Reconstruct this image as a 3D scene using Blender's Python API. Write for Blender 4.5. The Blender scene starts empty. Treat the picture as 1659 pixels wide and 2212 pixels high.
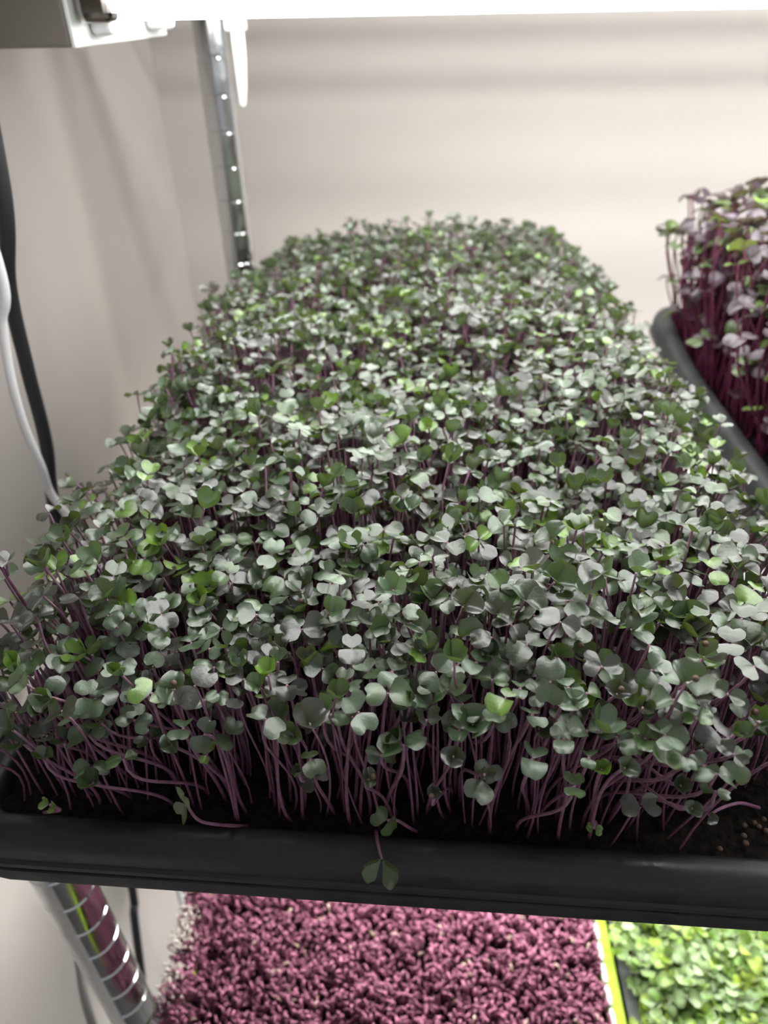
import bpy, math, random
import numpy as np
from mathutils import Matrix, Vector
random.seed(7); rng = np.random.default_rng(7)
R_ = math.radians
Z0 = 1.0                                     # height of the main tray's rim above the floor

# ------------------------------------------------------------------ camera, world, exposure
SC = bpy.context.scene
COL = SC.collection
FPX, IW, IH = 1554.0, 1659.0, 2212.0
PSI, PIT, ROL = R_(3.03), R_(35.4), R_(1.15)
CAM = np.array([0.0, 0.0, 0.22 + Z0])
s_, c_, sp_, cp_ = math.sin(PSI), math.cos(PSI), math.sin(PIT), math.cos(PIT)
FW = np.array([-s_*cp_, c_*cp_, -sp_]); R0 = np.array([c_, s_, 0]); U0 = np.cross(R0, FW)
RT = math.cos(ROL)*R0 - math.sin(ROL)*U0; UP = math.sin(ROL)*R0 + math.cos(ROL)*U0
cd = bpy.data.cameras.new('camera'); camera = bpy.data.objects.new('camera', cd); COL.objects.link(camera)
camera.matrix_world = Matrix(((RT[0], UP[0], -FW[0], CAM[0]), (RT[1], UP[1], -FW[1], CAM[1]), (RT[2], UP[2], -FW[2], CAM[2]), (0, 0, 0, 1)))
cd.sensor_fit = 'VERTICAL'; cd.sensor_height = 36.0; cd.sensor_width = 27.0; cd.lens = FPX/IH*36.0
cd.clip_start = 0.005; cd.clip_end = 50
cd.dof.use_dof = True; cd.dof.focus_distance = 0.222; cd.dof.aperture_fstop = 10.5
SC.camera = camera
SC.view_settings.view_transform = 'Standard'; SC.view_settings.look = 'None'
SC.view_settings.gamma = 1.0; SC.view_settings.use_curve_mapping = False
SC.view_settings.exposure = 0.0
SC.cycles.max_bounces = 6; SC.cycles.diffuse_bounces = 3; SC.cycles.glossy_bounces = 3; SC.cycles.transmission_bounces = 3; SC.cycles.transparent_max_bounces = 4
SC.cycles.use_adaptive_sampling = True; SC.cycles.adaptive_threshold = 0.025; SC.cycles.sample_clamp_indirect = 8.0
TUBE = 22.0                                   # luminance of the grow light tubes
TUBE_UP = 122.0
TUBE_FRONT = 17.0
TUBE_LOW = 29.0
world = bpy.data.worlds.new('room_ambient'); SC.world = world; world.use_nodes = True
world.node_tree.nodes['Background'].inputs[0].default_value = (0.93, 0.95, 1.0, 1)
world.node_tree.nodes['Background'].inputs[1].default_value = 0.42

def ray(px, py): return FW + RT*(px-IW/2)/FPX - UP*(py-IH/2)/FPX
def at_y(px, py, Y):
    d = ray(px, py); return CAM + d*(Y/d[1])
def proj(p):
    d = np.asarray(p) - CAM; z = d @ FW
    return IW/2 + FPX*(d @ RT)/z, IH/2 - FPX*(d @ UP)/z, z

# ------------------------------------------------------------------ materials
def mat(name, color, rough=.5, metal=0., spec=.5, noise=0., nscale=60., bump=0., bscale=200., emit=None, rvar=0., color2=None):
    m = bpy.data.materials.new(name); m.use_nodes = True; nt = m.node_tree; b = nt.nodes['Principled BSDF']
    b.inputs['Base Color'].default_value = (*color, 1); b.inputs['Roughness'].default_value = rough
    b.inputs['Metallic'].default_value = metal; b.inputs['Specular IOR Level'].default_value = spec
    if emit:
        b.inputs['Emission Color'].default_value = (*emit[0], 1); b.inputs['Emission Strength'].default_value = emit[1]
    tc = nt.nodes.new('ShaderNodeTexCoord')
    if noise > 0 or rvar > 0:
        n = nt.nodes.new('ShaderNodeTexNoise'); n.inputs['Scale'].default_value = nscale; n.inputs['Detail'].default_value = 5
        nt.links.new(tc.outputs['Object'], n.inputs['Vector'])
        if noise > 0:
            mx = nt.nodes.new('ShaderNodeMix'); mx.data_type = 'RGBA'
            c2 = color2 or tuple(c*(1-noise) for c in color)
            mx.inputs[6].default_value = (*color, 1); mx.inputs[7].default_value = (*c2, 1)
            rp = nt.nodes.new('ShaderNodeMapRange'); rp.inputs[1].default_value = .35; rp.inputs[2].default_value = .65
            nt.links.new(n.outputs[0], rp.inputs[0]); nt.links.new(rp.outputs[0], mx.inputs[0]); nt.links.new(mx.outputs[2], b.inputs['Base Color'])
        if rvar > 0:
            mr = nt.nodes.new('ShaderNodeMapRange'); mr.inputs[1].default_value = .35; mr.inputs[2].default_value = .65
            mr.inputs[3].default_value = rough-rvar; mr.inputs[4].default_value = rough+rvar
            nt.links.new(n.outputs[0], mr.inputs[0]); nt.links.new(mr.outputs[0], b.inputs['Roughness'])
    if bump > 0:
        n2 = nt.nodes.new('ShaderNodeTexNoise'); n2.inputs['Scale'].default_value = bscale; n2.inputs['Detail'].default_value = 4
        bp = nt.nodes.new('ShaderNodeBump'); bp.inputs['Strength'].default_value = bump; bp.inputs['Distance'].default_value = .002
        nt.links.new(tc.outputs['Object'], n2.inputs['Vector']); nt.links.new(n2.outputs[0], bp.inputs['Height']); nt.links.new(bp.outputs[0], b.inputs['Normal'])
    return m

def leaf_mat(name, under, trans, rough, spec, tmix=.3, vein=250., coat=0.):
    """pigment from the 'Col' attribute; underside has a paler pigment; thin leaf lets light through"""
    m = bpy.data.materials.new(name); m.use_nodes = True; nt = m.node_tree; N = nt.nodes; L = nt.links
    b = N['Principled BSDF']; out = N['Material Output']
    at = N.new('ShaderNodeAttribute'); at.attribute_name = 'Col'
    geo = N.new('ShaderNodeNewGeometry')
    mul = N.new('ShaderNodeMix'); mul.data_type = 'RGBA'; mul.inputs[7].default_value = (*under, 1)
    mf = N.new('ShaderNodeMath'); mf.operation = 'MULTIPLY'; mf.inputs[1].default_value = .65
    L.new(geo.outputs['Backfacing'], mf.inputs[0]); L.new(mf.outputs[0], mul.inputs[0]); L.new(at.outputs['Color'], mul.inputs[6])
    tc = N.new('ShaderNodeTexCoord'); n = N.new('ShaderNodeTexNoise'); n.inputs['Scale'].default_value = vein; n.inputs['Detail'].default_value = 4
    L.new(tc.outputs['Object'], n.inputs['Vector'])
    hv = N.new('ShaderNodeHueSaturation'); mr = N.new('ShaderNodeMapRange'); mr.inputs[1].default_value = .3; mr.inputs[2].default_value = .7; mr.inputs[3].default_value = .75; mr.inputs[4].default_value = 1.25
    L.new(n.outputs[0], mr.inputs[0]); L.new(mr.outputs[0], hv.inputs['Value']); L.new(mul.outputs[2], hv.inputs['Color'])
    L.new(hv.outputs[0], b.inputs['Base Color'])
    b.inputs['Roughness'].default_value = rough; b.inputs['Specular IOR Level'].default_value = spec
    bp = N.new('ShaderNodeBump'); bp.inputs['Strength'].default_value = .25; bp.inputs['Distance'].default_value = .0006
    n3 = N.new('ShaderNodeTexNoise'); n3.inputs['Scale'].default_value = 900.; L.new(tc.outputs['Object'], n3.inputs['Vector'])
    L.new(n3.outputs[0], bp.inputs['Height']); L.new(bp.outputs[0], b.inputs['Normal'])
    b.inputs['IOR'].default_value = 1.58
    b.inputs['Coat Weight'].default_value = coat; b.inputs['Coat Roughness'].default_value = .33; b.inputs['Coat IOR'].default_value = 1.6
    tr = N.new('ShaderNodeBsdfTranslucent')
    tm = N.new('ShaderNodeMix'); tm.data_type = 'RGBA'; tm.inputs[0].default_value = .5; tm.inputs[7].default_value = (*trans, 1)
    L.new(at.outputs['Color'], tm.inputs[6]); L.new(tm.outputs[2], tr.inputs['Color'])
    ms = N.new('ShaderNodeMixShader'); ms.inputs[0].default_value = tmix
    L.new(b.outputs[0], ms.inputs[1]); L.new(tr.outputs[0], ms.inputs[2]); L.new(ms.outputs[0], out.inputs['Surface'])
    return m

def attr_mat(name, rough=.5, spec=.4, sss=0., vary=.25, nscale=300.):
    m = bpy.data.materials.new(name); m.use_nodes = True; nt = m.node_tree; N = nt.nodes; L = nt.links; b = N['Principled BSDF']
    at = N.new('ShaderNodeAttribute'); at.attribute_name = 'Col'
    tc = N.new('ShaderNodeTexCoord'); n = N.new('ShaderNodeTexNoise'); n.inputs['Scale'].default_value = nscale
    hv = N.new('ShaderNodeHueSaturation'); mr = N.new('ShaderNodeMapRange'); mr.inputs[1].default_value = .3; mr.inputs[2].default_value = .7; mr.inputs[3].default_value = 1-vary; mr.inputs[4].default_value = 1+vary
    L.new(tc.outputs['Object'], n.inputs['Vector']); L.new(n.outputs[0], mr.inputs[0]); L.new(mr.outputs[0], hv.inputs['Value'])
    L.new(at.outputs['Color'], hv.inputs['Color']); L.new(hv.outputs[0], b.inputs['Base Color'])
    b.inputs['Roughness'].default_value = rough; b.inputs['Specular IOR Level'].default_value = spec
    return m

M = {
 'wall': mat('painted_wall', (.445, .405, .385), .75, noise=.05, nscale=3, bump=.03, bscale=90),
 'floor': mat('concrete_floor', (.11, .105, .10), .7, noise=.3, nscale=5),
 'black': mat('black_plastic', (.010, .010, .012), .42, spec=.5, noise=.5, nscale=55, color2=(.020, .0195, .021), rvar=.12, bump=.25, bscale=120),
 'grey': mat('dark_grey_plastic', (.07, .074, .074), .5, noise=.3, nscale=40),
 'lime': mat('lime_plastic', (.22, .33, .012), .5, spec=.2, noise=.25, nscale=120),
 'soil': mat('dark_soil', (.006, .005, .005), .95, spec=.1, noise=.6, nscale=350, color2=(.020, .015, .012), bump=.8, bscale=500),
 'chrome': mat('chrome', (.62, .63, .64), .16, metal=1., rvar=.05, nscale=90),
 'white_metal': mat('white_enamel', (.80, .80, .79), .35),
 'end_shaded': mat('shaded_white_enamel', (.20, .175, .155), .5, spec=.3),  # unlit shade of the white end box painted into its colour
 'steel': mat('polished_bracket', (.35, .32, .30), .12, metal=1.),
 'tube': mat('lit_tube', (.9, .9, .9), .3, emit=((.985, 1., .965), TUBE*.24)),
 'led_up': mat('lit_strip', (.9, .9, .9), .3, emit=((.985, 1., .965), TUBE_UP*.3)),
 'led_up2': mat('led_window_strip', (.9, .9, .9), .3, emit=((.985, 1., .965), TUBE_UP)),
 'led_dim': mat('lit_strip_dim', (.9, .9, .9), .3, emit=((.985, 1., .965), TUBE_UP*.15)),
 'led_dim2': mat('led_window_dim', (.9, .9, .9), .3, emit=((.985, 1., .965), TUBE_UP*.5)),
 'tube_front': mat('front_lit_tube', (.9, .9, .9), .3, emit=((.985, 1., .965), TUBE_FRONT*.12)),
 'led_front': mat('front_led_window', (.9, .9, .9), .3, emit=((.985, 1., .965), TUBE_FRONT)),
 'led': mat('led_window', (.9, .9, .9), .3, emit=((.985, 1., .965), TUBE)),
 'tube_low': mat('lit_tube_low', (.9, .9, .9), .3, emit=((.985, 1., .965), TUBE_LOW*.7)),
 'led_low': mat('led_window_low', (.9, .9, .9), .3, emit=((.985, 1., .965), TUBE_LOW)),
 'white_plastic': mat('white_plastic', (.85, .86, .87), .4),
 'lip_glint': mat('white_highlight', (.60, .58, .57), .3),
 'cable_black': mat('black_rubber', (.012, .012, .014), .5),
 'cable_white': mat('white_vinyl', (.74, .73, .74), .35),
 'cable_grey': mat('grey_vinyl', (.22, .21, .20), .45),
 'rubber': mat('foot_rubber', (.02, .02, .02), .7),
 'seed': mat('seed_hull', (.13, .075, .05), .6, noise=.4, nscale=400),
 'granule': mat('pale_granule', (.42, .36, .33), .7),
 'leaf': leaf_mat('kohlrabi_leaf', (.12, .16, .085), (.26, .40, .02), .42, 1.0, .2, coat=.55),
 'stem': attr_mat('purple_stem', .6, .2),
 'leaf_red': leaf_mat('purple_radish_leaf', (.16, .13, .11), (.30, .22, .06), .35, .6, .2),
 'leaf_green': leaf_mat('bright_green_leaf', (.15, .26, .06), (.30, .46, .02), .5, .3, .3),
 'amaranth': attr_mat('magenta_sprout', .6, .22),
}

# ------------------------------------------------------------------ helpers
def tag(o, label=None, cat=None, group=None, kind=None):
    if label: o['label'] = label
    if cat: o['category'] = cat
    if group: o['group'] = group
    if kind: o['kind'] = kind
    return o
def empty(name, loc, label, cat, group=None):
    o = bpy.data.objects.new(name, None); o.empty_display_size = .01; COL.objects.link(o); o.location = loc
    return tag(o, label, cat, group)
class MB:
    """collects quads (with an optional colour per point) into ONE mesh object"""
    def __init__(s): s.v = []; s.f = []; s.c = []; s.n = 0
    def add(s, v, f, col=(1, 1, 1)):
        v = np.asarray(v, float).reshape(-1, 3); f = np.asarray(f, np.int64).reshape(-1, 4)
        s.v.append(v); s.f.append(f + s.n); s.n += len(v)
        c = np.asarray(col, float)
        s.c.append(np.tile(c, (len(v), 1)) if c.ndim == 1 else c)
    def grid(s, P, col=(1, 1, 1), closed=False):
        a, b = P.shape[:2]; s.add(P.reshape(-1, 3), grid_faces(a, b, closed), col)
    def box(s, x0, x1, y0, y1, z0, z1):
        v = [(x, y, z) for z in (z0, z1) for y in (y0, y1) for x in (x0, x1)]
        s.add(v, [(0, 2, 3, 1), (4, 5, 7, 6), (0, 1, 5, 4), (2, 6, 7, 3), (0, 4, 6, 2), (1, 3, 7, 5)])
    def build(s, name, material, parent=None, loc=(0, 0, 0), smooth=True, link=True):
        v = np.concatenate(s.v) - np.asarray(loc); f = np.concatenate(s.f); c = np.concatenate(s.c)
        me = bpy.data.meshes.new(name)
        tri = f[:, 2] == f[:, 3]
        if tri.any():
            me.from_pydata(v.tolist(), [], [tuple(q[:3]) if t else tuple(q) for q, t in zip(f.tolist(), tri)])
        else:
            me.vertices.add(len(v)); me.vertices.foreach_set('co', v.astype(np.float32).ravel())
            me.loops.add(f.size); me.loops.foreach_set('vertex_index', f.astype(np.int32).ravel())
            me.polygons.add(len(f)); me.polygons.foreach_set('loop_start', np.arange(0, f.size, 4, dtype=np.int32))
            me.update(calc_edges=True)
        ca = me.color_attributes.new('Col', 'FLOAT_COLOR', 'POINT')
        ca.data.foreach_set('color', np.concatenate([c, np.ones((len(c), 1))], 1).astype(np.float32).ravel())
        me.polygons.foreach_set('use_smooth', np.full(len(me.polygons), smooth)); me.validate()
        me.materials.append(material)
        o = bpy.data.objects.new(name, me)
        if link: COL.objects.link(o)
        if parent is not None: o.parent = parent
        o.location = loc if parent is None else np.asarray(loc) - np.asarray(parent.location)
        return o
_gf = {}
def grid_faces(a, b, closed=False):
    k = (a, b, closed)
    if k not in _gf:
        i, j = np.meshgrid(np.arange(a-1), np.arange(b if closed else b-1), indexing='ij'); j2 = (j+1) % b
        _gf[k] = np.stack([i*b+j, i*b+j2, (i+1)*b+j2, (i+1)*b+j], -1).reshape(-1, 4)
    return _gf[k]
def tube_pts(P, r, n):
    P = np.asarray(P, float); r = np.broadcast_to(np.asarray(r, float), (len(P),))
    T = np.gradient(P, axis=0); T /= np.linalg.norm(T, axis=1, keepdims=True) + 1e-12
    ref = np.array([1., .13, .07]) if abs(T[0][0]) < .8 else np.array([.1, 1., .2])
    A = np.cross(T, ref); A /= np.linalg.norm(A, axis=1, keepdims=True) + 1e-12; B = np.cross(T, A)
    t = np.linspace(0, 2*np.pi, n, endpoint=False)
    return P[:, None] + r[:, None, None]*(np.cos(t)[None, :, None]*A[:, None] + np.sin(t)[None, :, None]*B[:, None])
def add_tube(mb, P, r, n=8, col=(1, 1, 1), caps=True):
    P = np.asarray(P, float); r = np.broadcast_to(np.asarray(r, float), (len(P),))
    if caps:
        P = np.concatenate([P[:1], P, P[-1:]]); 
        e = (P[2]-P[1])*1e-3; e2 = (P[-2]-P[-3])*1e-3
        P[0] = P[1]-e; P[-1] = P[-2]+e2; r = np.concatenate([[1e-6], r, [1e-6]])
        if np.ndim(col) == 2: col = np.concatenate([col[:1], col, col[-1:]])
    G = tube_pts(P, r, n)
    c = np.repeat(np.asarray(col), n, 0) if np.ndim(col) == 2 else col
    mb.grid(G, c, True)
def bez(p0, p1, p2, p3, n):
    t = np.linspace(0, 1, n)[:, None]
    return (1-t)**3*p0 + 3*(1-t)**2*t*p1 + 3*(1-t)*t*t*p2 + t**3*p3
def catmull(P, k=8):
    P = np.asarray(P, float); Q = np.concatenate([[2*P[0]-P[1]], P, [2*P[-1]-P[-2]]]); o = []
    for i in range(len(P)-1):
        a, b, c, d = Q[i:i+4]
        for t in np.linspace(0, 1, k, endpoint=False): o.append(.5*((2*b)+(c-a)*t+(2*a-5*b+4*c-d)*t*t+(3*b-a-3*c+d)*t**3))
    return np.array(o + [P[-1]])
def lathe_z(mb, x, y, prof, n=24):
    t = np.linspace(0, 2*np.pi, n, endpoint=False); pr = np.asarray(prof)
    G = np.stack([x+pr[:, :1]*np.cos(t), y+pr[:, :1]*np.sin(t), np.repeat(pr[:, 1:2], n, 1)], -1); mb.grid(G[::-1], closed=True)
def bevel(o, w, seg=2):
    m = o.modifiers.new('bevel', 'BEVEL'); m.width = w; m.segments = seg; m.limit_method = 'ANGLE'; return o

def ball(c, r, n=8, k=6):
    th = np.linspace(.02, np.pi-.02, k); ph = np.linspace(0, 2*np.pi, n, endpoint=False)
    return np.stack([c[0]+r*np.sin(th)[:, None]*np.cos(ph), c[1]+r*np.sin(th)[:, None]*np.sin(ph), c[2]+r*np.cos(th)[:, None]+0*ph], -1)
# ------------------------------------------------------------------ room
XW, YW = -.287, .90
m = MB(); m.grid(np.array([[[x, YW, z] for x in (XW, 2.2)] for z in (0., 2.4)])); tag(m.build('wall_back', M['wall'], smooth=False), kind='structure', label='plain pale wall behind the shelving', cat='wall')
m = MB(); m.grid(np.array([[[XW, y, z] for y in (-1.2, YW)] for z in (0., 2.4)])); tag(m.build('wall_left', M['wall'], smooth=False), kind='structure', label='pale side wall beside the shelving', cat='wall')
m = MB(); m.grid(np.array([[[x, y, 0.] for x in (XW, 2.2)] for y in (-1.2, YW)])); tag(m.build('floor', M['floor'], smooth=False), kind='structure', label='grey floor below the shelving', cat='floor')

# ------------------------------------------------------------------ shelving rack
rack = empty('shelving_rack', (0, .4, 0), 'chrome wire shelving rack with grooved round posts carrying the seedling trays', 'shelving')
def post(x, y):
    p = MB(); r = .0131; prof = [(1e-5, .03), (r, .03)]
    z = .045
    while z < 1.75:
        prof += [(r, z-.0030), (r, z-.0017), (r, z-.0013), (r-.0007, z-.0004), (r-.0007, z+.0004), (r, z+.0013), (r, z+.0017), (r, z+.0030)]; z += .0254
    prof += [(r, 1.755), (r-.003, 1.76), (1e-5, 1.76)]
    lathe_z(p, x, y, prof, 28); o = p.build('post', M['chrome'], rack); o.data.set_sharp_from_angle(angle=R_(30))
    f = MB(); lathe_z(f, x, y, [(1e-5, 0), (.016, 0), (.016, .008), (.006, .012), (.006, .03), (1e-5, .03)], 16); ft = f.build('leveling_foot', M['rubber'], o)
    ft.location = (0, .0, 0); ft.matrix_parent_inverse = Matrix.Identity(4); ft.location = Vector((0, 0.4, 0)) - Vector((0, .4, 0)) + Vector((0, -.4+.4, 0))
    return o
POSTS = [(-.1735, .180), (-.157, .642), (1.02, .180), (1.02, .642)]
SHELVES = [(-.0735, None), (-.375, None), (.394, None), (.71, None)]
for x, y in POSTS: post(x, y)
def wire_shelf(z):
    m = MB(); x0, x1, y0, y1 = -.166, 1.02, .176, .648
    for zz in (z, z-.0225):
        for a, b in (((x0, y0), (x1, y0)), ((x0, y1), (x1, y1)), ((x0+.006, y0), (x0+.006, y1)), ((x1, y0), (x1, y1))):
            add_tube(m, [(a[0], a[1], zz), (b[0], b[1], zz)], .0038, 8)
    for yy in (y0, y1):
        n = 48; xs = np.linspace(x0, x1, n)
        add_tube(m, [(x, yy, z-.002 if k % 2 else z-.0205) for k, x in enumerate(xs)], .0018, 5)
    for x in np.linspace(x0+.02, x1-.02, 46): add_tube(m, [(x, y0, z), (x, y1, z)], .0016, 5)
    for y in (.3, .42, .54): add_tube(m, [(x0, y, z-.0045), (x1, y, z-.0045)], .0026, 6)
    return m.build('wire_shelf', M['chrome'], rack)
for z, _ in SHELVES: wire_shelf(Z0+z)

# ------------------------------------------------------------------ grow lights
def grow_light(dz, tube_mat, led_mat, label, ceil, ys=(.432, .520), second=None, tr=.0135, y0=.40, y1=.55, half=46):
    first_mats = (tube_mat, led_mat)
    z = Z0+dz; X0, X1 = -.163, 1.0
    g = empty('grow_light', (0, .475, z+.204), label, 'light')
    def bx(name, mt, *a, bv=.0015):
        b = MB(); b.box(*a); return bevel(b.build(name, mt, g, smooth=False), bv)
    bx('end_box', M['end_shaded'], -.225, X0-.0022, y0, y1, z+.2042, z+.285)
    bx('end_plate', M['white_metal'], X0-.0022, X0, y0-.0003, y1, z+.204, z+.285, bv=.0007)
    bx('end_box', M['white_metal'], X1, X1+.06, y0, y1, z+.204, z+.285)
    h = MB()                                    # folded reflector channel over the tubes
    pr = [(.402, .243), (.415, .262), (.44, .267), (.51, .267), (.535, .262), (.548, .243), (.5495, .2435), (.5365, .2635), (.511, .2685), (.439, .2685), (.4135, .2635), (.4005, .2435), (.402, .243)]
    pr = [(y0+(y-.40)*(y1-y0)/.15, q) for y, q in pr]
    h.grid(np.array([[(x, y, z+q) for x in (X0+.0005, X1-.0005)] for y, q in pr])); h.build('reflector', M['white_metal'], g, smooth=False)
    for k_, y in enumerate(ys):
        tube_mat, led_mat = second if (second and k_) else first_mats
        t = MB(); xs = [X0+.012, X0+.013, X1-.013, X1-.012]
        add_tube(t, [(x, y, z+.228) for x in xs], [tr-.0025, tr, tr, tr-.0025], 20); tb = t.build('light_tube', tube_mat, g)
        t = MB(); an = np.linspace(R_(-half), R_(half), 11)      # the bright downward window of the tube
        t.grid(np.array([[(x, y+(tr+.0004)*math.sin(k), z+.228-(tr+.0004)*math.cos(k)) for x in np.linspace(X0+.014, X1-.014, 12)] for k in an]))
        w = t.build('led_window', led_mat, tb, loc=(0, 0, 0)); w.location = (0, 0, 0)
        for sx, x in ((1, X0), (-1, X1)):
            l = MB(); xa, xb = sorted((x+sx*.0005, x+sx*.012)); l.box(xa, xb, y-.012, y+.012, z+.208, z+.247); bevel(l.build('lamp_holder', M['white_plastic'], g, smooth=False), .003, 3)
    c = MB(); c.box(X0+.001, X0+.019, y0+.0035, y0+.0165, z+.2135, z+.244); bevel(c.build('metal_clip', M['steel'], g, smooth=False), .004, 3)
    for x in (X0+.06, X1-.06):
        for y in (y0+.04, y1-.04):
            k = MB(); add_tube(k, [(x, y, z+.2687), (x, y, ceil)], .0011, 6); k.build('hanging_wire', M['chrome'], g)
    return g
G0 = grow_light(0, M['tube'], M['led'], 'white two tube grow light glowing above the big kohlrabi tray', Z0+.394)
gl = grow_light(-.385, M['tube_low'], M['led_low'], 'white two tube grow light hidden below the shelf, over the magenta sprouts', Z0-.0745)

low_fill = grow_light(-.385, M['tube_low'], M['led_low'], 'added fill light unseen below the shelf, nearer its front edge', Z0-.0745)
low_fill.location.y -= .165; low_fill.location.x += .05  # added lamp, unseen; brightens the sprouts and greens below
grow_light(-.70, M['tube_low'], M['led_low'], 'grow light of the lowest tier, below the picture', Z0-.376)
g3 = grow_light(.366, M['led_up'], M['led_up2'], 'grow light of the upper tier, above the picture', Z0+.709, (.40, .58), (M['led_dim'], M['led_dim2']), .0075, .37, .61, 80)
g3.location.x += .062
G2 = grow_light(.014, M['tube_front'], M['led_front'], 'dimmer front grow light beside the first, just above the picture', Z0+.394, half=42)
G2.location.y -= .23
# white plastic pull hanging from the lit fixture
p0 = at_y(507, 38, .556); t = (p0[0], .556)
k = MB()
def rbox(mb, x0, x1, y0, y1, z0, z1): mb.box(x0, x1, y0, y1, z0, z1)
cp = empty('cord_pull', (p0[0], .556, Z0+.2055), 'white plastic cord pull hanging from the glowing light in front of the back post', 'cord pull')
k = MB(); k.box(p0[0]-.0068, p0[0]+.0068, .5515, .561, Z0+.2055, Z0+.2175); bevel(k.build('pull_block', M['white_plastic'], cp, smooth=False), .002, 3)
k = MB(); add_tube(k, [(p0[0]+.0008, .556, Z0+.206), (p0[0]+.0005, .556, Z0+.19), (p0[0]-.0003, .556, Z0+.175), (p0[0]-.0012, .556, Z0+.164), (p0[0]-.0013, .556, Z0+.1622)], [.0042, .0040, .0032, .0024, .0012], 12); k.build('pull_rod', M['white_plastic'], cp)

# ------------------------------------------------------------------ cables
def cable(name, pts, r, mt, label):
    m = MB(); add_tube(m, catmull(pts, 10), r, 12); o = m.build(name, mt, loc=tuple(pts[-1])); return tag(o, label, 'cable')
cable('power_cable', [(-.186, .36, Z0+.40), (-.184, .352, Z0+.25), tuple(at_y(5, 400, .34)), tuple(at_y(20, 620, .34)), tuple(at_y(60, 800, .34)), tuple(at_y(100, 960, .34)), (-.213, .337, Z0-.03), (-.226, .325, Z0-.2), (-.24, .308, Z0-.398), (-.24, .296, Z0-.425), (-.24, .276, Z0-.4836), (-.24, .2556, Z0-.54), (-.24, .22, Z0-.7), (-.24, .2, .004)], .0036, M['cable_black'], 'thick black power cable hanging down the pale wall beside the kohlrabi')
cable('lamp_cord', [(-.200, .335, Z0+.40), (-.196, .328, Z0+.25), tuple(at_y(-6, 560, .322)), tuple(at_y(5, 700, .322)), tuple(at_y(24, 820, .322)), tuple(at_y(52, 920, .325)), tuple(at_y(88, 1005, .33)), tuple(at_y(110, 1066, .335)), (-.205, .338, Z0-.03), (-.21, .345, Z0-.06), (-.215, .35, Z0-.12), (-.235, .36, Z0-.4), (-.24, .38, .003)], .0023, M['cable_white'], 'thin white lamp cord bowed beside the black power cable')
q = lambda x, y, X: CAM + ray(x, y)*((X-CAM[0])/ray(x, y)[0])
e0 = q(174, 2045, -.21)
cable('extension_cord', [(e0[0]+.03, e0[1]+.09, e0[2]+.05), (e0[0]+.004, e0[1]+.035, e0[2]+.025), tuple(e0), tuple(q(176, 2105, -.21)), tuple(q(186, 2165, -.21)), tuple(q(206, 2235, -.21)), tuple(q(232, 2330, -.21)), (-.20, .13, .2), (-.19, .12, .003)], .003, M['cable_grey'], 'grey extension cord looping behind the chrome front post')

# ------------------------------------------------------------------ trays
def ring(x0, x1, y0, y1, off, cr, n=7):
    """rounded rectangle, offset outward by off"""
    a0, a1, b0, b1 = x0-off, x1+off, y0-off, y1+off; r = max(cr+off, .001); P = []
    for cx, cy, t0 in ((a1-r, b0+r, -90), (a1-r, b1-r, 0), (a0+r, b1-r, 90), (a0+r, b0+r, 180)):
        for t in np.linspace(R_(t0), R_(t0+90), n): P.append((cx+r*math.cos(t), cy+r*math.sin(t)))
    out = []
    for i, p in enumerate(P):                   # extra points along the straight edges
        qn = P[(i+1) % len(P)]; d = math.dist(p, qn); kk = max(1, int(d/.012))
        if d < .03: kk = 1
        for t in range(kk): out.append((p[0]+(qn[0]-p[0])*t/kk, p[1]+(qn[1]-p[1])*t/kk))
    return np.array(out)
def make_tray(name, rect, prof, material, warp, label, group, cr=.018, seamless=True):
    m = MB(); n = len(ring(*rect, 0, cr)); G = []
    base = ring(*rect, 0, cr)
    cx, cy = (rect[0]+rect[1])/2, (rect[2]+rect[3])/2
    # offsets move each point along its own outward normal, so all rings have the same number of points
    nx = np.roll(base, -1, 0) - np.roll(base, 1, 0); nrm = np.stack([nx[:, 1], -nx[:, 0]], 1); nrm /= np.linalg.norm(nrm, axis=1, keepdims=True)
    for off, z in prof:
        p = base + nrm*off; G.append(np.column_stack([p, np.full(n, z)]))
    for s, e in ((0, 1), (-1, -2)):             # close floor inside and out
        p = G[s].copy(); p[:, 0] = cx+(p[:, 0]-cx)*.02; p[:, 1] = cy+(p[:, 1]-cy)*.02
        if s == 0: G.insert(0, p)
        else: G.append(p)
    G = np.array(G); G = warp(G.reshape(-1, 3)).reshape(G.shape)
    m.grid(G[::-1], closed=True)
    ct = warp(np.array([[cx, cy, prof[-1][1]]]))[0]
    o = m.build(name, material, loc=tuple(ct)); o.data.set_sharp_from_angle(angle=R_(42)); tag(o, label, 'tray', group); return o
# the big tray: its front rim runs slightly nearer on one side
YA = R_(1.93); BX = math.sin(R_(.3))
HW, LEN = .143, .52
def T(v):
    v = np.asarray(v, float); a, b, z = v[..., 0], v[..., 1], v[..., 2]
    return np.stack([a*math.cos(YA)*1.0 + b*BX, .1284 - a*math.sin(YA)*np.clip(1-b/.5, 0, 1) + b, Z0+z], -1)
INNER = [(-.0150, -.049), (-.0012, -.004), (0, 0), (.0016, .0010), (.0045, .0012), (.0075, .0004), (.0096, -.0022), (.0104, -.0050), (.0106, -.0105), (.0116, -.0112), (.0118, -.0128), (.0094, -.0130), (.0088, -.0100), (.0080, -.0035), (.0022, -.0030), (.0008, -.008), (-.0135, -.0505)]
OUTER = [(-.0120, -.0535), (.0026, -.0160), (.0032, -.0142), (.0100, -.0142), (.0118, -.0150), (.0124, -.0180), (.0124, -.0196), (.0108, -.0197), (.0100, -.0170), (.0046, -.0166), (.0036, -.0200), (-.0105, -.0560)]
rect = (-HW, HW, 0, LEN)
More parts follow.
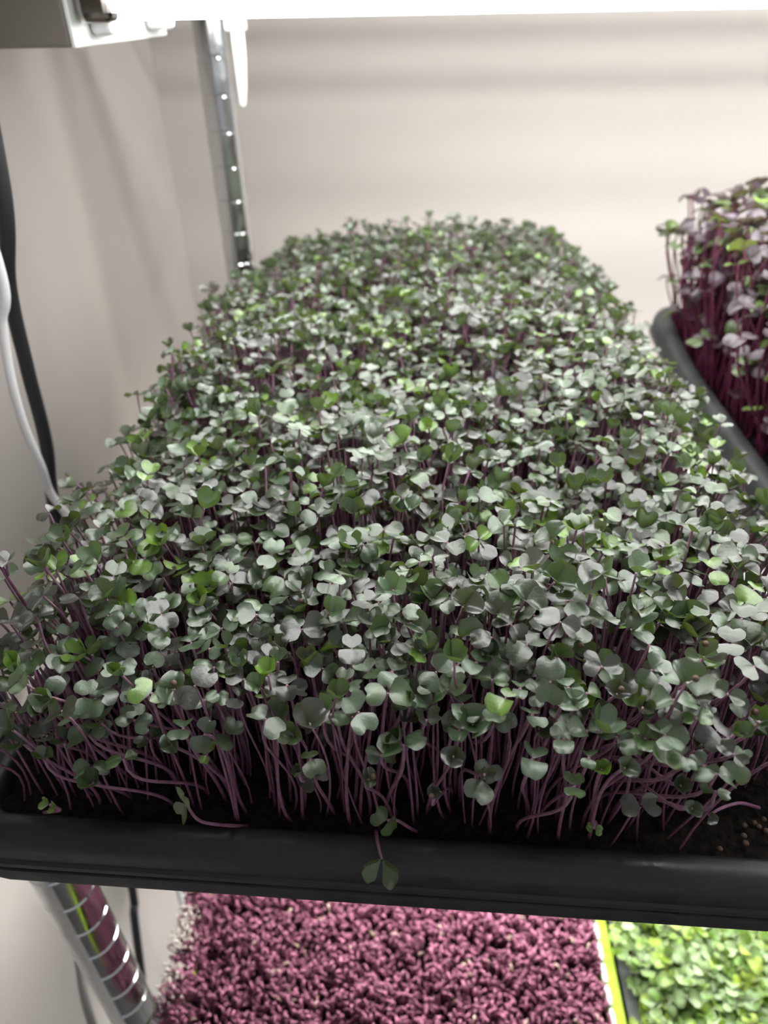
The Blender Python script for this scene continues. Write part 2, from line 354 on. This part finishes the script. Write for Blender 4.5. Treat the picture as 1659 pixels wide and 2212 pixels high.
make_tray('planting_tray', rect, INNER, M['black'], T, 'black plastic tray holding the dense kohlrabi seedlings, broad rim in front', 'seedling trays', cr=.008)
make_tray('drip_tray', rect, OUTER, M['black'], T, 'black drip tray nested under the big kohlrabi tray, only its rim showing', 'seedling trays', cr=.008)
RT_RECT = (.204, .47, .10, .585)                 # tray of tall purple seedlings
def TR(v):
    v = np.array(v, float); d2 = ((v[:, 0]-.20)/.05)**2 + ((v[:, 1]-.59)/.06)**2
    v[:, 2] += .014*np.exp(-d2) + Z0; return v
WIDE = [(o*1.15 if o > 0 else o, z*1.15) for o, z in INNER]
make_tray('planting_tray', RT_RECT, [(o, z-.004) for o, z in WIDE], M['grey'], TR, 'dark grey tray of tall purple seedlings beside the kohlrabi, back corner curled up', 'seedling trays', cr=.012)
LZ = -.302
def TL(v): v = np.array(v, float); v[:, 2] += Z0; return v
AM_RECT = (-.136, .1205, .105, .62)
LIME = [(-.004, -.045), (-.001, -.003), (0, 0), (.001, .001), (.0085, .001), (.0095, -.001), (.0095, -.010), (.0085, -.010), (.0080, -.002), (.0022, -.003), (-.0026, -.0465)]
GR_RECT = (.1425, .41, .105, .62)
at_ = make_tray('planting_tray', AM_RECT, [(o, z+LZ+.021) for o, z in LIME], M['lime'], TL, 'lime green tray of magenta sprouts on the lower shelf', 'seedling trays')
make_tray('planting_tray', GR_RECT, [(o, z+LZ+.012) for o, z in LIME], M['grey'], TL, 'dark grey tray of bright green seedlings on the lower shelf', 'seedling trays')
# glossy highlight on the lime tray's inner lip, built as white segments
m = MB(); ys = np.arange(.112, .61, .0125)
for y in ys:
    L_ = .0112; t = np.linspace(0, 1, 7); P = np.column_stack([np.full(7, .1215), y+L_*t, np.full(7, Z0+LZ+.0225)])
    add_tube(m, P, .0012+.0007*np.sin(np.pi*t)**.5, 8)
lip = m.build('lip_highlight', M['lip_glint'], at_, loc=tuple(at_.location)); lip.location = (0, 0, 0); lip['label'] = 'white segments standing for the highlight along the lime tray edge'

make_tray('boot_tray', (-.14, .0, .15, .578), [(o, z*.25+.4105) for o, z in INNER], M['black'], TL, 'shallow black tray at the end of the upper shelf, above the picture', 'seedling trays')
make_tray('boot_tray', (.04, 1.0, .15, .535), [(o, z*.25+.4105) for o, z in INNER], M['black'], TL, 'long shallow black tray added unseen on the upper shelf to block light', 'seedling trays')  # added out of view, keeps the upper lamp's light off the canopy
# ------------------------------------------------------------------ soil
def fbm(x, y, sc, k=5, seed=1):
    r = np.random.default_rng(seed); o = 0
    for i in range(k):
        for _ in range(3):
            a = r.uniform(0, 2*np.pi); f = sc*(1.7**i); o = o + np.sin((x*math.cos(a)+y*math.sin(a))*f + r.uniform(0, 6.28))/(1.5**i)
    return o/5
def soil(name, rect, z, warp, label, amp=.0012, step=.0035):
    xs = np.arange(rect[0], rect[1]+step, step); ys = np.arange(rect[2], rect[3]+step, step)
    X, Y = np.meshgrid(np.clip(xs, rect[0], rect[1]), np.clip(ys, rect[2], rect[3])); Zs = z + amp*fbm(X, Y, 500)+ amp*.8*rng.normal(size=X.shape)
    G = warp(np.stack([X, Y, Zs], -1).reshape(-1, 3)).reshape(*X.shape, 3)
    m = MB(); m.grid(G); tag(m.build(name, M['soil'], loc=tuple(G[len(ys)//2, len(xs)//2])), label, 'soil', kind='stuff')
soil('potting_soil', (-HW+.001, HW-.001, .001, LEN-.001), -.0035, T, 'dark crumbly soil filling the big kohlrabi tray')
soil('potting_soil', (RT_RECT[0]+.001, RT_RECT[1]-.001, RT_RECT[2]+.001, RT_RECT[3]-.001), -.012, TR, 'dark soil under the tall purple seedlings', step=.008)
soil('potting_soil', (AM_RECT[0]+.001, AM_RECT[1]-.001, AM_RECT[2]+.001, AM_RECT[3]-.001), LZ+.014, TL, 'dark soil under the magenta sprouts', step=.008)
soil('potting_soil', (GR_RECT[0]+.001, GR_RECT[1]-.001, GR_RECT[2]+.001, GR_RECT[3]-.001), LZ+.004, TL, 'dark soil under the bright green seedlings', step=.008)

# ------------------------------------------------------------------ leaves and stems
def leaf_local(L, W, nu, nv, notch=.3, cup=.0, fold=.0, droop=.0, wav=0.):
    """heart shaped cotyledon, base at the origin, tip towards +y, face up +z"""
    u = np.linspace(0, 1, nu)[:, None]; v = np.linspace(-1, 1, nv)[None, :]
    w = W*(np.minimum(1, u*3.2+.10)**.7)*np.sqrt(np.maximum(.05, 1-((u-.62)/.75)**2*(u > .62)*1.6))
    w = w*(1-.25*np.maximum(0, .35-u))
    x = v*w
    lob = 1-notch*(u**3)*np.exp(-(v/.42)**2) - .16*(u**2)*np.abs(v)**3.0
    y = L*u*lob
    xx = x/W
    z = cup*W*xx**2 + fold*np.abs(x) - droop*L*u**2 + wav*L*np.sin(3.1*u+4*v)*u
    return np.stack([x+0*u, y+0*v, z], -1)
def frame(d, n):
    d = d/np.linalg.norm(d); x = np.cross(d, n); x /= np.linalg.norm(x)+1e-9; n2 = np.cross(x, d)
    return np.stack([x, d, n2])                 # rows: leaf x, y, z axes
TOPS = {'green': (.034, .064, .027), 'dark': (.027, .029, .023), 'yellow': (.13, .25, .02), 'pale': (.105, .165, .092), 'fresh': (.058, .112, .030)}
def rnd(a, b): return random.uniform(a, b)
def vec(az, el): return np.array([math.cos(az)*math.cos(el), math.sin(az)*math.cos(el), math.sin(el)])
def pair_dirs(n, az, el):
    """two opposite leaf directions around the head normal n"""
    n = n/np.linalg.norm(n); a = np.cross(n, [0.3, .1, 1]) if abs(n[2]) < .95 else np.cross(n, [1, 0, 0]); a /= np.linalg.norm(a); b = np.cross(n, a)
    out = []
    for k, e in ((0, el[0]), (1, el[1])):
        t = az + math.pi*k + (rnd(-.25, .25) if k else 0); h = a*math.cos(t)+b*math.sin(t)
        d = h*math.cos(e)+n*math.sin(e); nn = n*math.cos(e)-h*math.sin(e); out.append((d, nn))
    return out
def leaf_cols(base, G, edge=(.050, .028, .035), jit=.2):
    nu, nv = G.shape[:2]
    c = np.tile(np.asarray(base)*rnd(1-jit, 1+jit), (nu, nv, 1))
    pb = np.array([.030, .012, .022])           # purple pigment at the blade base, with the junction's shade painted in
    c[0] = np.asarray(base)*.35 + pb*.65; c[1] = np.asarray(base)*.7 + pb*.3
    c[:, 0] = c[:, 0]*.55 + np.asarray(edge)*.45; c[:, -1] = c[:, -1]*.55 + np.asarray(edge)*.45; c[-1] = c[-1]*.6+np.asarray(edge)*.4
    return c.reshape(-1, 3)
class Plant: pass
def new_plant(base, head, size, kind, nrm, az, el, form='open', stem_r=.00042, bend=None, c1=None):
    p = Plant(); p.base = np.asarray(base, float); p.head = np.asarray(head, float); p.size = size; p.kind = kind; p.n = nrm/np.linalg.norm(nrm); p.az = az; p.el = el; p.form = form; p.r = stem_r
    h = np.linalg.norm(p.head-p.base)
    p.c1 = c1 if c1 is not None else p.base + np.array([rnd(-.2, .2)*h*.5, rnd(-.2, .2)*h*.5, .38*h]); p.c2 = p.head - p.n*.30*h + np.array([rnd(-.04, .04)*h, rnd(-.04, .04)*h, 0])
    p.seed = random.random(); return p
def stem_path(p, n): return bez(p.base, p.c1, p.c2, p.head, n)
def stem_cols(n, lo, hi):
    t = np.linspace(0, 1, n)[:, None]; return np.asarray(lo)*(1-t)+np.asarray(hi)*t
def plant_leaves(p, nu, nv, tops=TOPS, notch=(.12, .30), wfac=(.54, .68)):
    out = []
    for k, (d, nn) in enumerate(pair_dirs(p.n, p.az, p.el)):
        L = p.size*rnd(.44, .56); W = L*rnd(*wfac)
        if k == 1 and p.form == 'uneven': L *= .75; W *= .8
        cup, fold, droop = rnd(-.40, .45), rnd(.0, .40), rnd(-.10, .55)
        if p.form == 'folded': fold, cup = rnd(.6, 1.0), rnd(0, .3)
        if p.form == 'cupped': cup, droop = rnd(.5, .9), -.3
        G = leaf_local(L, W, nu, nv, rnd(*notch), cup, fold, droop, rnd(-.05, .05))
        A = frame(d, nn); Gw = p.head + d*.0004 + G @ A
        out.append((Gw, leaf_cols(tops[p.kind], G)))
    return out

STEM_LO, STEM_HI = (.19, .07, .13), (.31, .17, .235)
def pick_kind():
    r = random.random()
    return 'green' if r < .38 else 'dark' if r < .62 else 'fresh' if r < .76 else 'pale' if r < .92 else 'yellow'
def top_z(a, b):
    """height of the kohlrabi canopy over the rim"""
    q = min(1, max(0, (b-.28)/.24))
    h = .066 + (.004*math.sin(a*38+b*21) + .0035*math.sin(b*47-a*25+1.3))*(1-.8*q)
    h -= q*(.003 + .019*((a-.012)/.13)**2)
    h -= (.012 if a < 0 else .018)*max(0, (abs(a)-.100)/.04)**1.4
    return h
plants = []
# the front fringe, read one by one: head pixel, width in px, colour, form, roll in the picture
FRINGE = [(46,1431,74,'pale','open'),(147,1375,60,'pale','open'),(145,1414,64,'pale','open'),(199,1414,62,'fresh','cupped'),(260,1387,62,'pale','open'),(294,1360,56,'pale','open'),(363,1482,50,'pale','open'),(462,1441,62,'pale','open'),(452,1401,62,'pale','open'),(206,1509,76,'pale','open'),(149,1546,66,'pale','open'),(27,1461,60,'fresh','open'),(34,1539,66,'fresh','open'),(216,1559,68,'fresh','open'),(192,1588,70,'pale','open'),(267,1640,56,'fresh','uneven'),(202,1691,60,'green','cupped'),(371,1610,50,'green','folded'),(395,1574,66,'pale','flat'),(442,1586,56,'green','open'),(446,1630,46,'yellow','uneven'),(442,1512,44,'pale','open'),(50,1606,74,'green','cupped'),(95,1640,52,'fresh','folded'),(527,1468,60,'dark','open'),(101,1522,62,'dark','folded'),(101,1590,60,'dark','cupped'),(594,1552,76,'green','cupped'),(698,1559,54,'pale','open'),(729,1535,58,'fresh','open'),(749,1482,54,'pale','open'),(796,1451,66,'fresh','open'),(847,1450,66,'pale','open'),(867,1495,54,'pale','open'),(887,1522,54,'pale','flat'),(872,1610,92,'pale','open'),(671,1640,60,'fresh','open'),(823,1632,56,'green','open'),(992,1577,66,'pale','open'),(999,1520,76,'pale','open'),(989,1436,52,'pale','open'),(1029,1431,56,'pale','open'),(1063,1417,56,'green','folded'),(1063,1468,50,'fresh','open'),(1073,1532,72,'pale','open'),(979,1635,54,'dark','folded'),(796,1684,40,'dark','folded'),(938,1721,42,'dark','folded'),(645,1674,36,'dark','cupped'),(1046,1674,40,'dark','cupped'),(762,1549,42,'dark','cupped'),(921,1556,56,'dark','cupped'),(1150,1545,66,'pale','open'),(1268,1578,68,'pale','open'),(1218,1597,66,'pale','open'),(1150,1640,64,'pale','open'),(1240,1698,62,'fresh','open'),(1272,1637,50,'fresh','uneven'),(1299,1663,44,'yellow','folded'),(1332,1592,60,'green','open'),(1359,1594,58,'fresh','open'),(1437,1588,74,'pale','open'),(1470,1468,88,'pale','open'),(1457,1512,84,'pale','open'),(1403,1394,70,'pale','open'),(1349,1660,46,'green','folded'),(1474,1634,52,'pale','open'),(1494,1747,40,'green','folded'),(1545,1710,48,'fresh','open'),(1548,1672,66,'pale','flat'),(1521,1655,50,'green','open'),(1588,1586,56,'green','cupped'),(1585,1630,50,'dark','open'),(1470,1697,50,'dark','folded'),(1504,1552,50,'fresh','open'),(1228,1485,58,'pale','open'),(1268,1497,60,'fresh','open'),(1124,1488,46,'pale','flat'),(1160,1500,52,'green','open'),(1332,1500,60,'dark','folded'),(1572,1500,60,'green','open'),(1630,1440,70,'green','open'),(1640,1560,60,'green','cupped'),(620,1480,60,'dark','open'),(668,1430,60,'dark','cupped'),(560,1400,64,'dark','open'),(600,1430,52,'green','folded'),(930,1400,66,'dark','cupped'),(1200,1420,60,'green','folded'),(1300,1440,64,'dark','open'),(1520,1420,66,'dark','cupped'),(720,1400,60,'green','open'),(330,1440,56,'dark','cupped'),(318,1500,56,'dark','cupped'),(290,1556,56,'green','open'),(1388,1530,56,'dark','cupped')]
YS = ([1340, 1400, 1450, 1520, 1600, 1660, 1700, 1760], [.166, .152, .1435, .136, .1285, .1240, .1215, .1185])
for px, py, w, kind, form in FRINGE:
    Y = float(np.interp(py, *YS)) + rnd(-.002, .002) - (px-829)*2.6e-5*.35
    hd = at_y(px, py, Y); z = (hd-CAM) @ FW; size = w/FPX*z*1.25
    bx_ = hd[0]*.93 + rnd(-.010, .010) + (.0 if abs(px-829) > 500 else 0); b_ = rnd(.002, .020) if py > 1560 else rnd(.005, .036)
    if px > 1450: bx_ = hd[0]*.86 + rnd(-.012, .006); b_ = rnd(.012, .045)
    bs = T([[np.clip(bx_, -HW+.003, HW-.004), b_, -.004]])[0]
    tilt = .22 if py < 1500 else .40
    nr = np.array([rnd(-.25, .25), (.14+rnd(-.14, .14)) if kind in ('pale', 'fresh') else -tilt+rnd(-.25, .3), 1.])
    if form == 'flat': nr = np.array([rnd(-.1, .1), .15, 1.])
    el = (rnd(-.05, .30), rnd(-.05, .30)); 
    if form == 'folded': el = (rnd(.7, 1.1), rnd(.6, 1.1))
    if form == 'cupped': el = (rnd(.35, .8), rnd(.35, .8))
    p = new_plant(bs, hd, size, kind, nr, rnd(-.5, .5)+math.pi/2*(random.random() < .25), el, form, rnd(.00050, .00060)); p.fringe = True; p.px, p.py = px, py
    plants.append(p)
# strays that lie on or over the rim
def stray(pts, size, kind, nr, form, label, az=0.):
    P = np.array([at_y(x, y, Y) for x, y, Y in pts]); p = new_plant(P[0], P[-1], size, kind, np.array(nr, float), az, (.15, .35), form, .00052); p.c1, p.c2 = None, None
    p.path = catmull(P, 5); p.label = label; p.fringe = True; plants.append(p); return p
stray([(812, 1795, .128), (815, 1815, .1215), (820, 1838, .1185), (825, 1856, .1165)], .0125, 'fresh', (.05, -.8, .15), 'cupped', 'stray kohlrabi seedling drooping over the black rim, a single cupped leaf pair hanging down', .2)
stray([(905, 1800, .1345), (880, 1785, .128), (858, 1772, .124), (838, 1772, .1215)], .0105, 'fresh', (-.25, -.6, .8), 'cupped', 'short kohlrabi seedling resting on the soil edge, just above the one drooping over the rim')
stray([(545, 1785, .134), (480, 1782, .126), (430, 1772, .122), (402, 1738, .1195)], .0135, 'fresh', (-.75, -.75, .25), 'open', 'bright green seedling lying low with its leaf pair hanging against the black rim', 1.5)
stray([(18, 1250, .172), (15, 1215, .172)], .0075, 'dark', (.2, -.2, 1), 'folded', 'lone dark seedling standing tall against the wall at the tray corner')
pl = plants[-1]; pl.path = np.concatenate([[T([[-.128, .05, -.004]])[0]], pl.path]); pl.path = catmull(pl.path, 3)
stray([(95, 1755, .132), (130, 1750, .126), (108, 1738, .1235)], .006, 'yellow', (0, -.6, .7), 'folded', 'tiny wilted yellow seedling lying at the black rim')
stray([(1290, 1790, .131), (1286, 1775, .129), (1283, 1790, .1275)], .0055, 'yellow', (0, -.6, .8), 'folded', 'tiny yellow seedling just sprouting on the soil behind the rim')
stray([(1640, 1745, .1375), (1600, 1735, .136), (1560, 1745, .133), (1530, 1762, .131)], .006, 'dark', (-.4, -.5, .6), 'folded', 'bent pink stem seedling arching low over the bare soil corner')
n_fr = len(plants)
# the rest of the tray
NA, NB = 56, 102
for i in range(NA):
    for j in range(NB):
        a = -HW+.007 + (i+rnd(0, 1))/NA*(2*HW-.013); b = .003 + (j+rnd(0, 1))/NB*(LEN-.007)
        if a > .092 and b < .022+.1*(a-.092): continue
        if b < .008 and random.random() < .25: continue
        ez = max(0, (abs(a)-.102)/.04); sgn = 1 if a > 0 else -1
        r = random.random(); hz = top_z(a, b)
        z = hz*(1+random.gauss(0, .055)) if r < .62 else hz*rnd(.55, .95) if r < .95 else hz*rnd(.3, .55)
        if random.random() < .012: z = hz*rnd(1.08, 1.22)
        da = sgn*ez*rnd(-.002, .006) + random.gauss(0, .004); db = random.gauss(0, .004)
        if b < .03: db -= (.03-b)*rnd(.0, .35)
        if b > LEN-.03: db += rnd(0, .012)
        if b < .024 and r < .62: z *= rnd(.72, 1.0)
        bs = T([[a, b, -.004]])[0]; hd = T([[a+da, b+db, z]])[0]
        u, v, zc = proj(hd)
        if b+db < .03 and v > 1430:
            if random.random() < .35: continue    # the fringe above is already standing here
        lean = np.array([sgn*ez*.35, -.35*max(0, 1-b/.06), 0])
        nr = np.array([random.gauss(0, .23), random.gauss(0, .23)+.05, 1.]) + lean
        q_ = random.random(); form = 'open' if q_ < .66 else 'cupped' if q_ < .80 else 'folded' if q_ < .92 else 'uneven'
        el = (rnd(-.15, .35), rnd(-.15, .35)) if form in ('open', 'uneven') else (rnd(.35, 1.), rnd(.35, 1.))
        p = new_plant(bs, hd, rnd(.0092, .0134), pick_kind(), nr, rnd(0, 6.28), el, form, rnd(.00036, .00046)); p.fringe = False; p.b = b; p.u, p.v = u, v; p.z = z
        plants.append(p)
# the 300 that show largest stand as objects of their own
rest = plants[n_fr:]
def score(p):
    if not (-20 < p.u < 1680): return -1
    return p.size/np.linalg.norm(p.head-CAM)*(1 if p.z > .052 else .55)*(1.0 if p.v < 1700 else .6)
rest.sort(key=score, reverse=True)
N_IND = 300
singles = plants[:n_fr] + rest[:N_IND-n_fr]; bulk = rest[N_IND-n_fr:]
COLOUR_WORD = {'pale': 'pale silvery', 'green': 'mid green', 'dark': 'dark purplish', 'fresh': 'fresh green', 'yellow': 'yellow green'}
FORM_WORD = {'open': 'open', 'flat': 'flat', 'cupped': 'cupped', 'folded': 'half folded', 'uneven': 'uneven'}
def where(p):
    u, v, _ = proj(p.head)
    row = 'low by the black rim' if v > 1600 else 'in the front fringe' if v > 1480 else 'at the canopy front' if v > 1330 else 'behind the canopy front'
    col = 'near the wall' if u < 330 else 'left of centre' if u < 720 else 'at centre' if u < 1000 else 'right of centre' if u < 1330 else 'towards bare soil corner'
    return row + ', ' + col
KGROUP = 'kohlrabi seedlings in the big tray'
for p in singles:
    lab = getattr(p, 'label', None) or f"{FORM_WORD[p.form]} {COLOUR_WORD[p.kind]} seedling {where(p)}"
    root = empty('kohlrabi_seedling', tuple(p.base), lab, 'seedling', KGROUP)
    P = p.path if hasattr(p, 'path') else stem_path(p, 11); n = len(P)
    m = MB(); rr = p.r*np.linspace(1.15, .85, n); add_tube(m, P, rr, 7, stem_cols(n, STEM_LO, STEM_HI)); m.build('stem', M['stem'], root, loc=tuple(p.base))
    for G, c in plant_leaves(p, 9, 11):
        m = MB(); m.grid(G, c); m.build('cotyledon', M['leaf'], root, loc=tuple(p.base))
    if p.form in ('folded', 'cupped') and not hasattr(p, 'label') and p.seed < .12:
        m = MB(); m.grid(ball(p.head + p.n*p.size*.42 + np.array([rnd(-1, 1), rnd(-1, 1), 0])*.0016, .0009, 10, 8)*np.array([1, 1, 1]), closed=True); m.build('seed_hull', M['seed'], root, loc=tuple(p.base))['label'] = 'brown seed hull still clinging to the leaves'
ml, ms = MB(), MB()
for p in bulk:
    far = p.b > .2
    for G, c in plant_leaves(p, *((4, 5) if far else (6, 7))): ml.grid(G, c)
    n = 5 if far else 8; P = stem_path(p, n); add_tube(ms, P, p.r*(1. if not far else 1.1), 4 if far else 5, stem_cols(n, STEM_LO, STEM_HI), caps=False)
kb = empty('kohlrabi_canopy', tuple(T([[0, LEN/2, 0]])[0]), 'dense mass of kohlrabi seedlings filling the big black tray to its back', 'seedlings', KGROUP); kb['kind'] = 'stuff'
ml.build('foliage', M['leaf'], kb, loc=tuple(kb.location)); ms.build('stems', M['stem'], kb, loc=tuple(kb.location))

# brown seeds on the bare soil corner
for k, (px, py) in enumerate([(1608, 1783), (1630, 1778), (1607, 1806), (1611, 1822), (1640, 1786), (1655, 1795), (1650, 1770), (1555, 1834)]):
    d = ray(px, py); P = CAM + d*((Z0-.0016-CAM[2])/d[2]); m = MB(); m.grid(ball(P, rnd(.0009, .0011)), closed=True)
    tag(m.build('kohlrabi_seed', M['seed'], loc=tuple(P)), 'brown unsprouted seed lying on the bare soil corner of the big tray', 'seed', 'seeds on the bare soil')

# ------------------------------------------------------------------ tall purple seedlings
RTOPS = {'green': (.10, .15, .06), 'dark': (.06, .035, .055), 'pale': (.20, .165, .20), 'fresh': (.13, .21, .05), 'yellow': (.28, .46, .06)}
RW = {'dark': 'dark purple', 'pale': 'lavender', 'green': 'dull green', 'fresh': 'olive green', 'yellow': 'bright lime'}
rp = []
for i in range(2600):
    x, y = (rnd(.2055, .32), rnd(.33, .583)) if i < 1300 else (rnd(.2085, .46), rnd(.12, .58))
    e = max(0, (.235-x)/.03); hz = rnd(.07, .105) if random.random() < .6 else rnd(.02, .075)
    if x > .27: hz = rnd(.08, .115)
    bs = np.array([x, y, Z0-.012]); hd = np.array([x-e*rnd(.002, .022)+random.gauss(0, .006), y+random.gauss(0, .006)+(rnd(0, .012) if y > .56 else 0), Z0+hz])
    r = random.random(); kd = 'dark' if r < .42 else 'pale' if r < .62 else 'green' if r < .82 else 'fresh' if r < .96 else 'yellow'
    q_ = random.random(); form = 'open' if q_ < .75 else 'folded'
    p = new_plant(bs, hd, rnd(.013, .020), kd, np.array([random.gauss(-.1*e, .25), random.gauss(0, .25), 1]), rnd(0, 6.28), (rnd(-.25, .25), rnd(-.25, .25)) if form == 'open' else (rnd(.4, 1), rnd(.4, 1)), form, .0006)
    p.u, p.v, p.zc = proj(hd); rp.append(p)
vis = [p for p in rp if p.u < 1690 and p.v > 350 and p.head[0] < .30 and p.head[1] > .33]
vis.sort(key=lambda p: p.zc); vs = set(id(p) for p in vis[:240])
mb1, mb2 = MB(), MB()
RLO, RHI = (.13, .018, .06), (.16, .045, .085)
for p in rp:
    P = stem_path(p, 9)
    if id(p) in vs:
        row = 'up high' if p.head[2] > Z0+.088 else 'low down'
        root = empty('radish_seedling', tuple(p.base), f"tall magenta seedling, {RW[p.kind]} {FORM_WORD[p.form]} leaves, {row}, {'back end' if p.head[1] > .5 else 'nearer part'} of grey tray", 'seedling', 'tall purple seedlings in the grey tray')
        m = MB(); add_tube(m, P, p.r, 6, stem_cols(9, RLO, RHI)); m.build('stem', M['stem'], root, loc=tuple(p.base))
        for G, c in plant_leaves(p, 6, 7, RTOPS): m = MB(); m.grid(G, c); m.build('cotyledon', M['leaf_red'], root, loc=tuple(p.base))
    else:
        add_tube(mb2, P, p.r, 4, stem_cols(9, RLO, RHI), caps=False)
        for G, c in plant_leaves(p, 4, 5, RTOPS): mb1.grid(G, c)
rb = empty('radish_canopy', (.34, .34, Z0), 'mass of tall purple seedlings filling the rest of the grey tray', 'seedlings', 'tall purple seedlings in the grey tray'); rb['kind'] = 'stuff'
mb1.build('foliage', M['leaf_red'], rb, loc=tuple(rb.location)); mb2.build('stems', M['stem'], rb, loc=tuple(rb.location))

# ------------------------------------------------------------------ bright green seedlings on the lower shelf
GT = {'green': (.095, .175, .03), 'dark': (.06, .115, .025), 'pale': (.20, .29, .12), 'fresh': (.135, .23, .035), 'yellow': (.20, .29, .02)}
gp = []
for i in range(2600):
    x, y = (rnd(.1445, .26), rnd(.13, .29)) if i < 1100 else (rnd(.1455, .407), rnd(.11, .61)); z = LZ + rnd(.020, .036) - .006*max(0, (.16-x)/.02)
    bs = np.array([x, y, Z0+LZ+.004]); hd = np.array([x+random.gauss(0, .004)-(.004 if x < .155 else 0), y+random.gauss(0, .004), Z0+z])
    r = random.random(); kd = 'green' if r < .3 else 'dark' if r < .4 else 'pale' if r < .62 else 'fresh' if r < .86 else 'yellow'
    p = new_plant(bs, hd, rnd(.012, .0165), kd, np.array([random.gauss(0, .25), random.gauss(0, .25), 1]), rnd(0, 6.28), (rnd(-.2, .3), rnd(-.2, .3)), 'open', .0005)
    p.u, p.v, p.zc = proj(hd); gp.append(p)
gv = [p for p in gp if p.u < 1690 and 1960 < p.v < 2240]; gs = set(id(p) for p in gv[:290])
mb1, mb2 = MB(), MB()
for p in gp:
    P = stem_path(p, 6)
    if id(p) in gs:
        side = 'beside the grey tray wall' if p.head[0] < .165 else 'out in the bright green bed'
        root = empty('broccoli_seedling', tuple(p.base), f"small {dict(green='mid green', dark='deep green', pale='whitish green', fresh='fresh green', yellow='yellow green')[p.kind]} seedling {side} on the lower shelf", 'seedling', 'bright green seedlings on the lower shelf')
        m = MB(); add_tube(m, P, p.r, 5, (.35, .45, .2)); m.build('stem', M['stem'], root, loc=tuple(p.base))
        for G, c in plant_leaves(p, 5, 7, GT): m = MB(); m.grid(G, np.asarray(c)); m.build('cotyledon', M['leaf_green'], root, loc=tuple(p.base))
    else:
        add_tube(mb2, P, p.r, 4, (.35, .45, .2), caps=False)
        for G, c in plant_leaves(p, 4, 5, GT): mb1.grid(G, c)
gb = empty('broccoli_canopy', (.28, .36, Z0+LZ), 'mass of bright green seedlings filling the rest of the lower grey tray', 'seedlings', 'bright green seedlings on the lower shelf'); gb['kind'] = 'stuff'
mb1.build('foliage', M['leaf_green'], gb, loc=tuple(gb.location)); mb2.build('stems', M['stem'], gb, loc=tuple(gb.location))

# ------------------------------------------------------------------ magenta sprouts on the lower shelf
AG = 'magenta sprouts in the lime tray'
ap = []
for i in range(10500):
    front = i < 8600
    x = rnd(AM_RECT[0], AM_RECT[1]-.001); y = rnd(.13, .30) if front else rnd(.30, .61)
    if i % 9 == 0 and front: x = AM_RECT[0] + rnd(0, .006)
    e = max(0, (-.115-x)/.02); ez = LZ+.027 + rnd(-.006, .0035) + .0016*math.sin(x*110+y*90) + .0012*math.sin(y*240-x*60)
    if x > .112: ez -= .002
    az = rnd(0, 6.28); d = np.array([math.cos(az), math.sin(az), 0])
    hd = np.array([x-e*rnd(.002, .020), y, Z0+ez-.004*e*random.random()])
    n0 = hd - d*rnd(.0025, .0048) - np.array([0, 0, rnd(.002, .006)]); bs = n0*.0 + np.array([n0[0]+e*.006, n0[1], Z0+LZ+.014])
    top = hd - d*rnd(.0006, .0018) + np.array([0, 0, rnd(.0005, .0025)])
    end = hd + d*rnd(.0010, .0022) - np.array([0, 0, rnd(.0003, .0025)])
    path = catmull([bs, n0, top, end], 3); r0 = rnd(.00046, .00064)
    t = np.linspace(0, 1, len(path)); rr = r0*(1+.85*np.exp(-((t-.86)/.11)**2)); rr[-1] *= .45
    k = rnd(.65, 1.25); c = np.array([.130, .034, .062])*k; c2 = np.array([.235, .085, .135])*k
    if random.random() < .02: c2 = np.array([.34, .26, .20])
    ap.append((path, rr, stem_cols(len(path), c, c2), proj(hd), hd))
order = sorted((i for i in range(8600) if 330 < ap[i][3][0] < 1350 and 1930 < ap[i][3][1] < 2225 and ap[i][4][2] > Z0+LZ+.0262), key=lambda i: ap[i][3][2])[:290]
osel = set(order); mb = MB()
def awhere(u, v): return ('along the pale crumbly edge' if u < 480 else 'in the middle of the lime tray' if u < 1130 else 'beside the lime rim') + (', close under the black rim' if v < 2060 else ', further towards the front')
for i, (path, rr, c, pj, hd) in enumerate(ap):
    if i in osel:
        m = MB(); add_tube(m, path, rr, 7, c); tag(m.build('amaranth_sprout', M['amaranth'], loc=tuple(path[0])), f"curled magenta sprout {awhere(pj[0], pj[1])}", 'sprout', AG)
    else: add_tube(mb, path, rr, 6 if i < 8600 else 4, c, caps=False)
o = mb.build('amaranth_mass', M['amaranth'], loc=(0, .36, Z0+LZ)); tag(o, 'tangled carpet of curled magenta sprouts filling the lime tray', 'sprouts', AG, 'stuff')
# pale crumbly granules at the bed's edge
m = MB()
for k in range(420):
    px = rnd(330, 430); py = rnd(1955, 2215); cxl = 395-(py-1930)*.22; px = cxl+random.gauss(18, 12)
    if math.sin(py*.045)+math.sin(py*.013+1) < -.35: continue
    d = ray(px, py); P = CAM + d*((Z0+LZ+.029+rnd(-.002, .002)-CAM[2])/d[2]); m.grid(ball(P, rnd(.0006, .0011), 6, 5), closed=True)
tag(m.build('pale_granules', M['granule'], loc=(-.14, .2, Z0+LZ+.025)), 'pale crumbly granules clinging along the edge of the magenta sprouts', 'granules', kind='stuff')
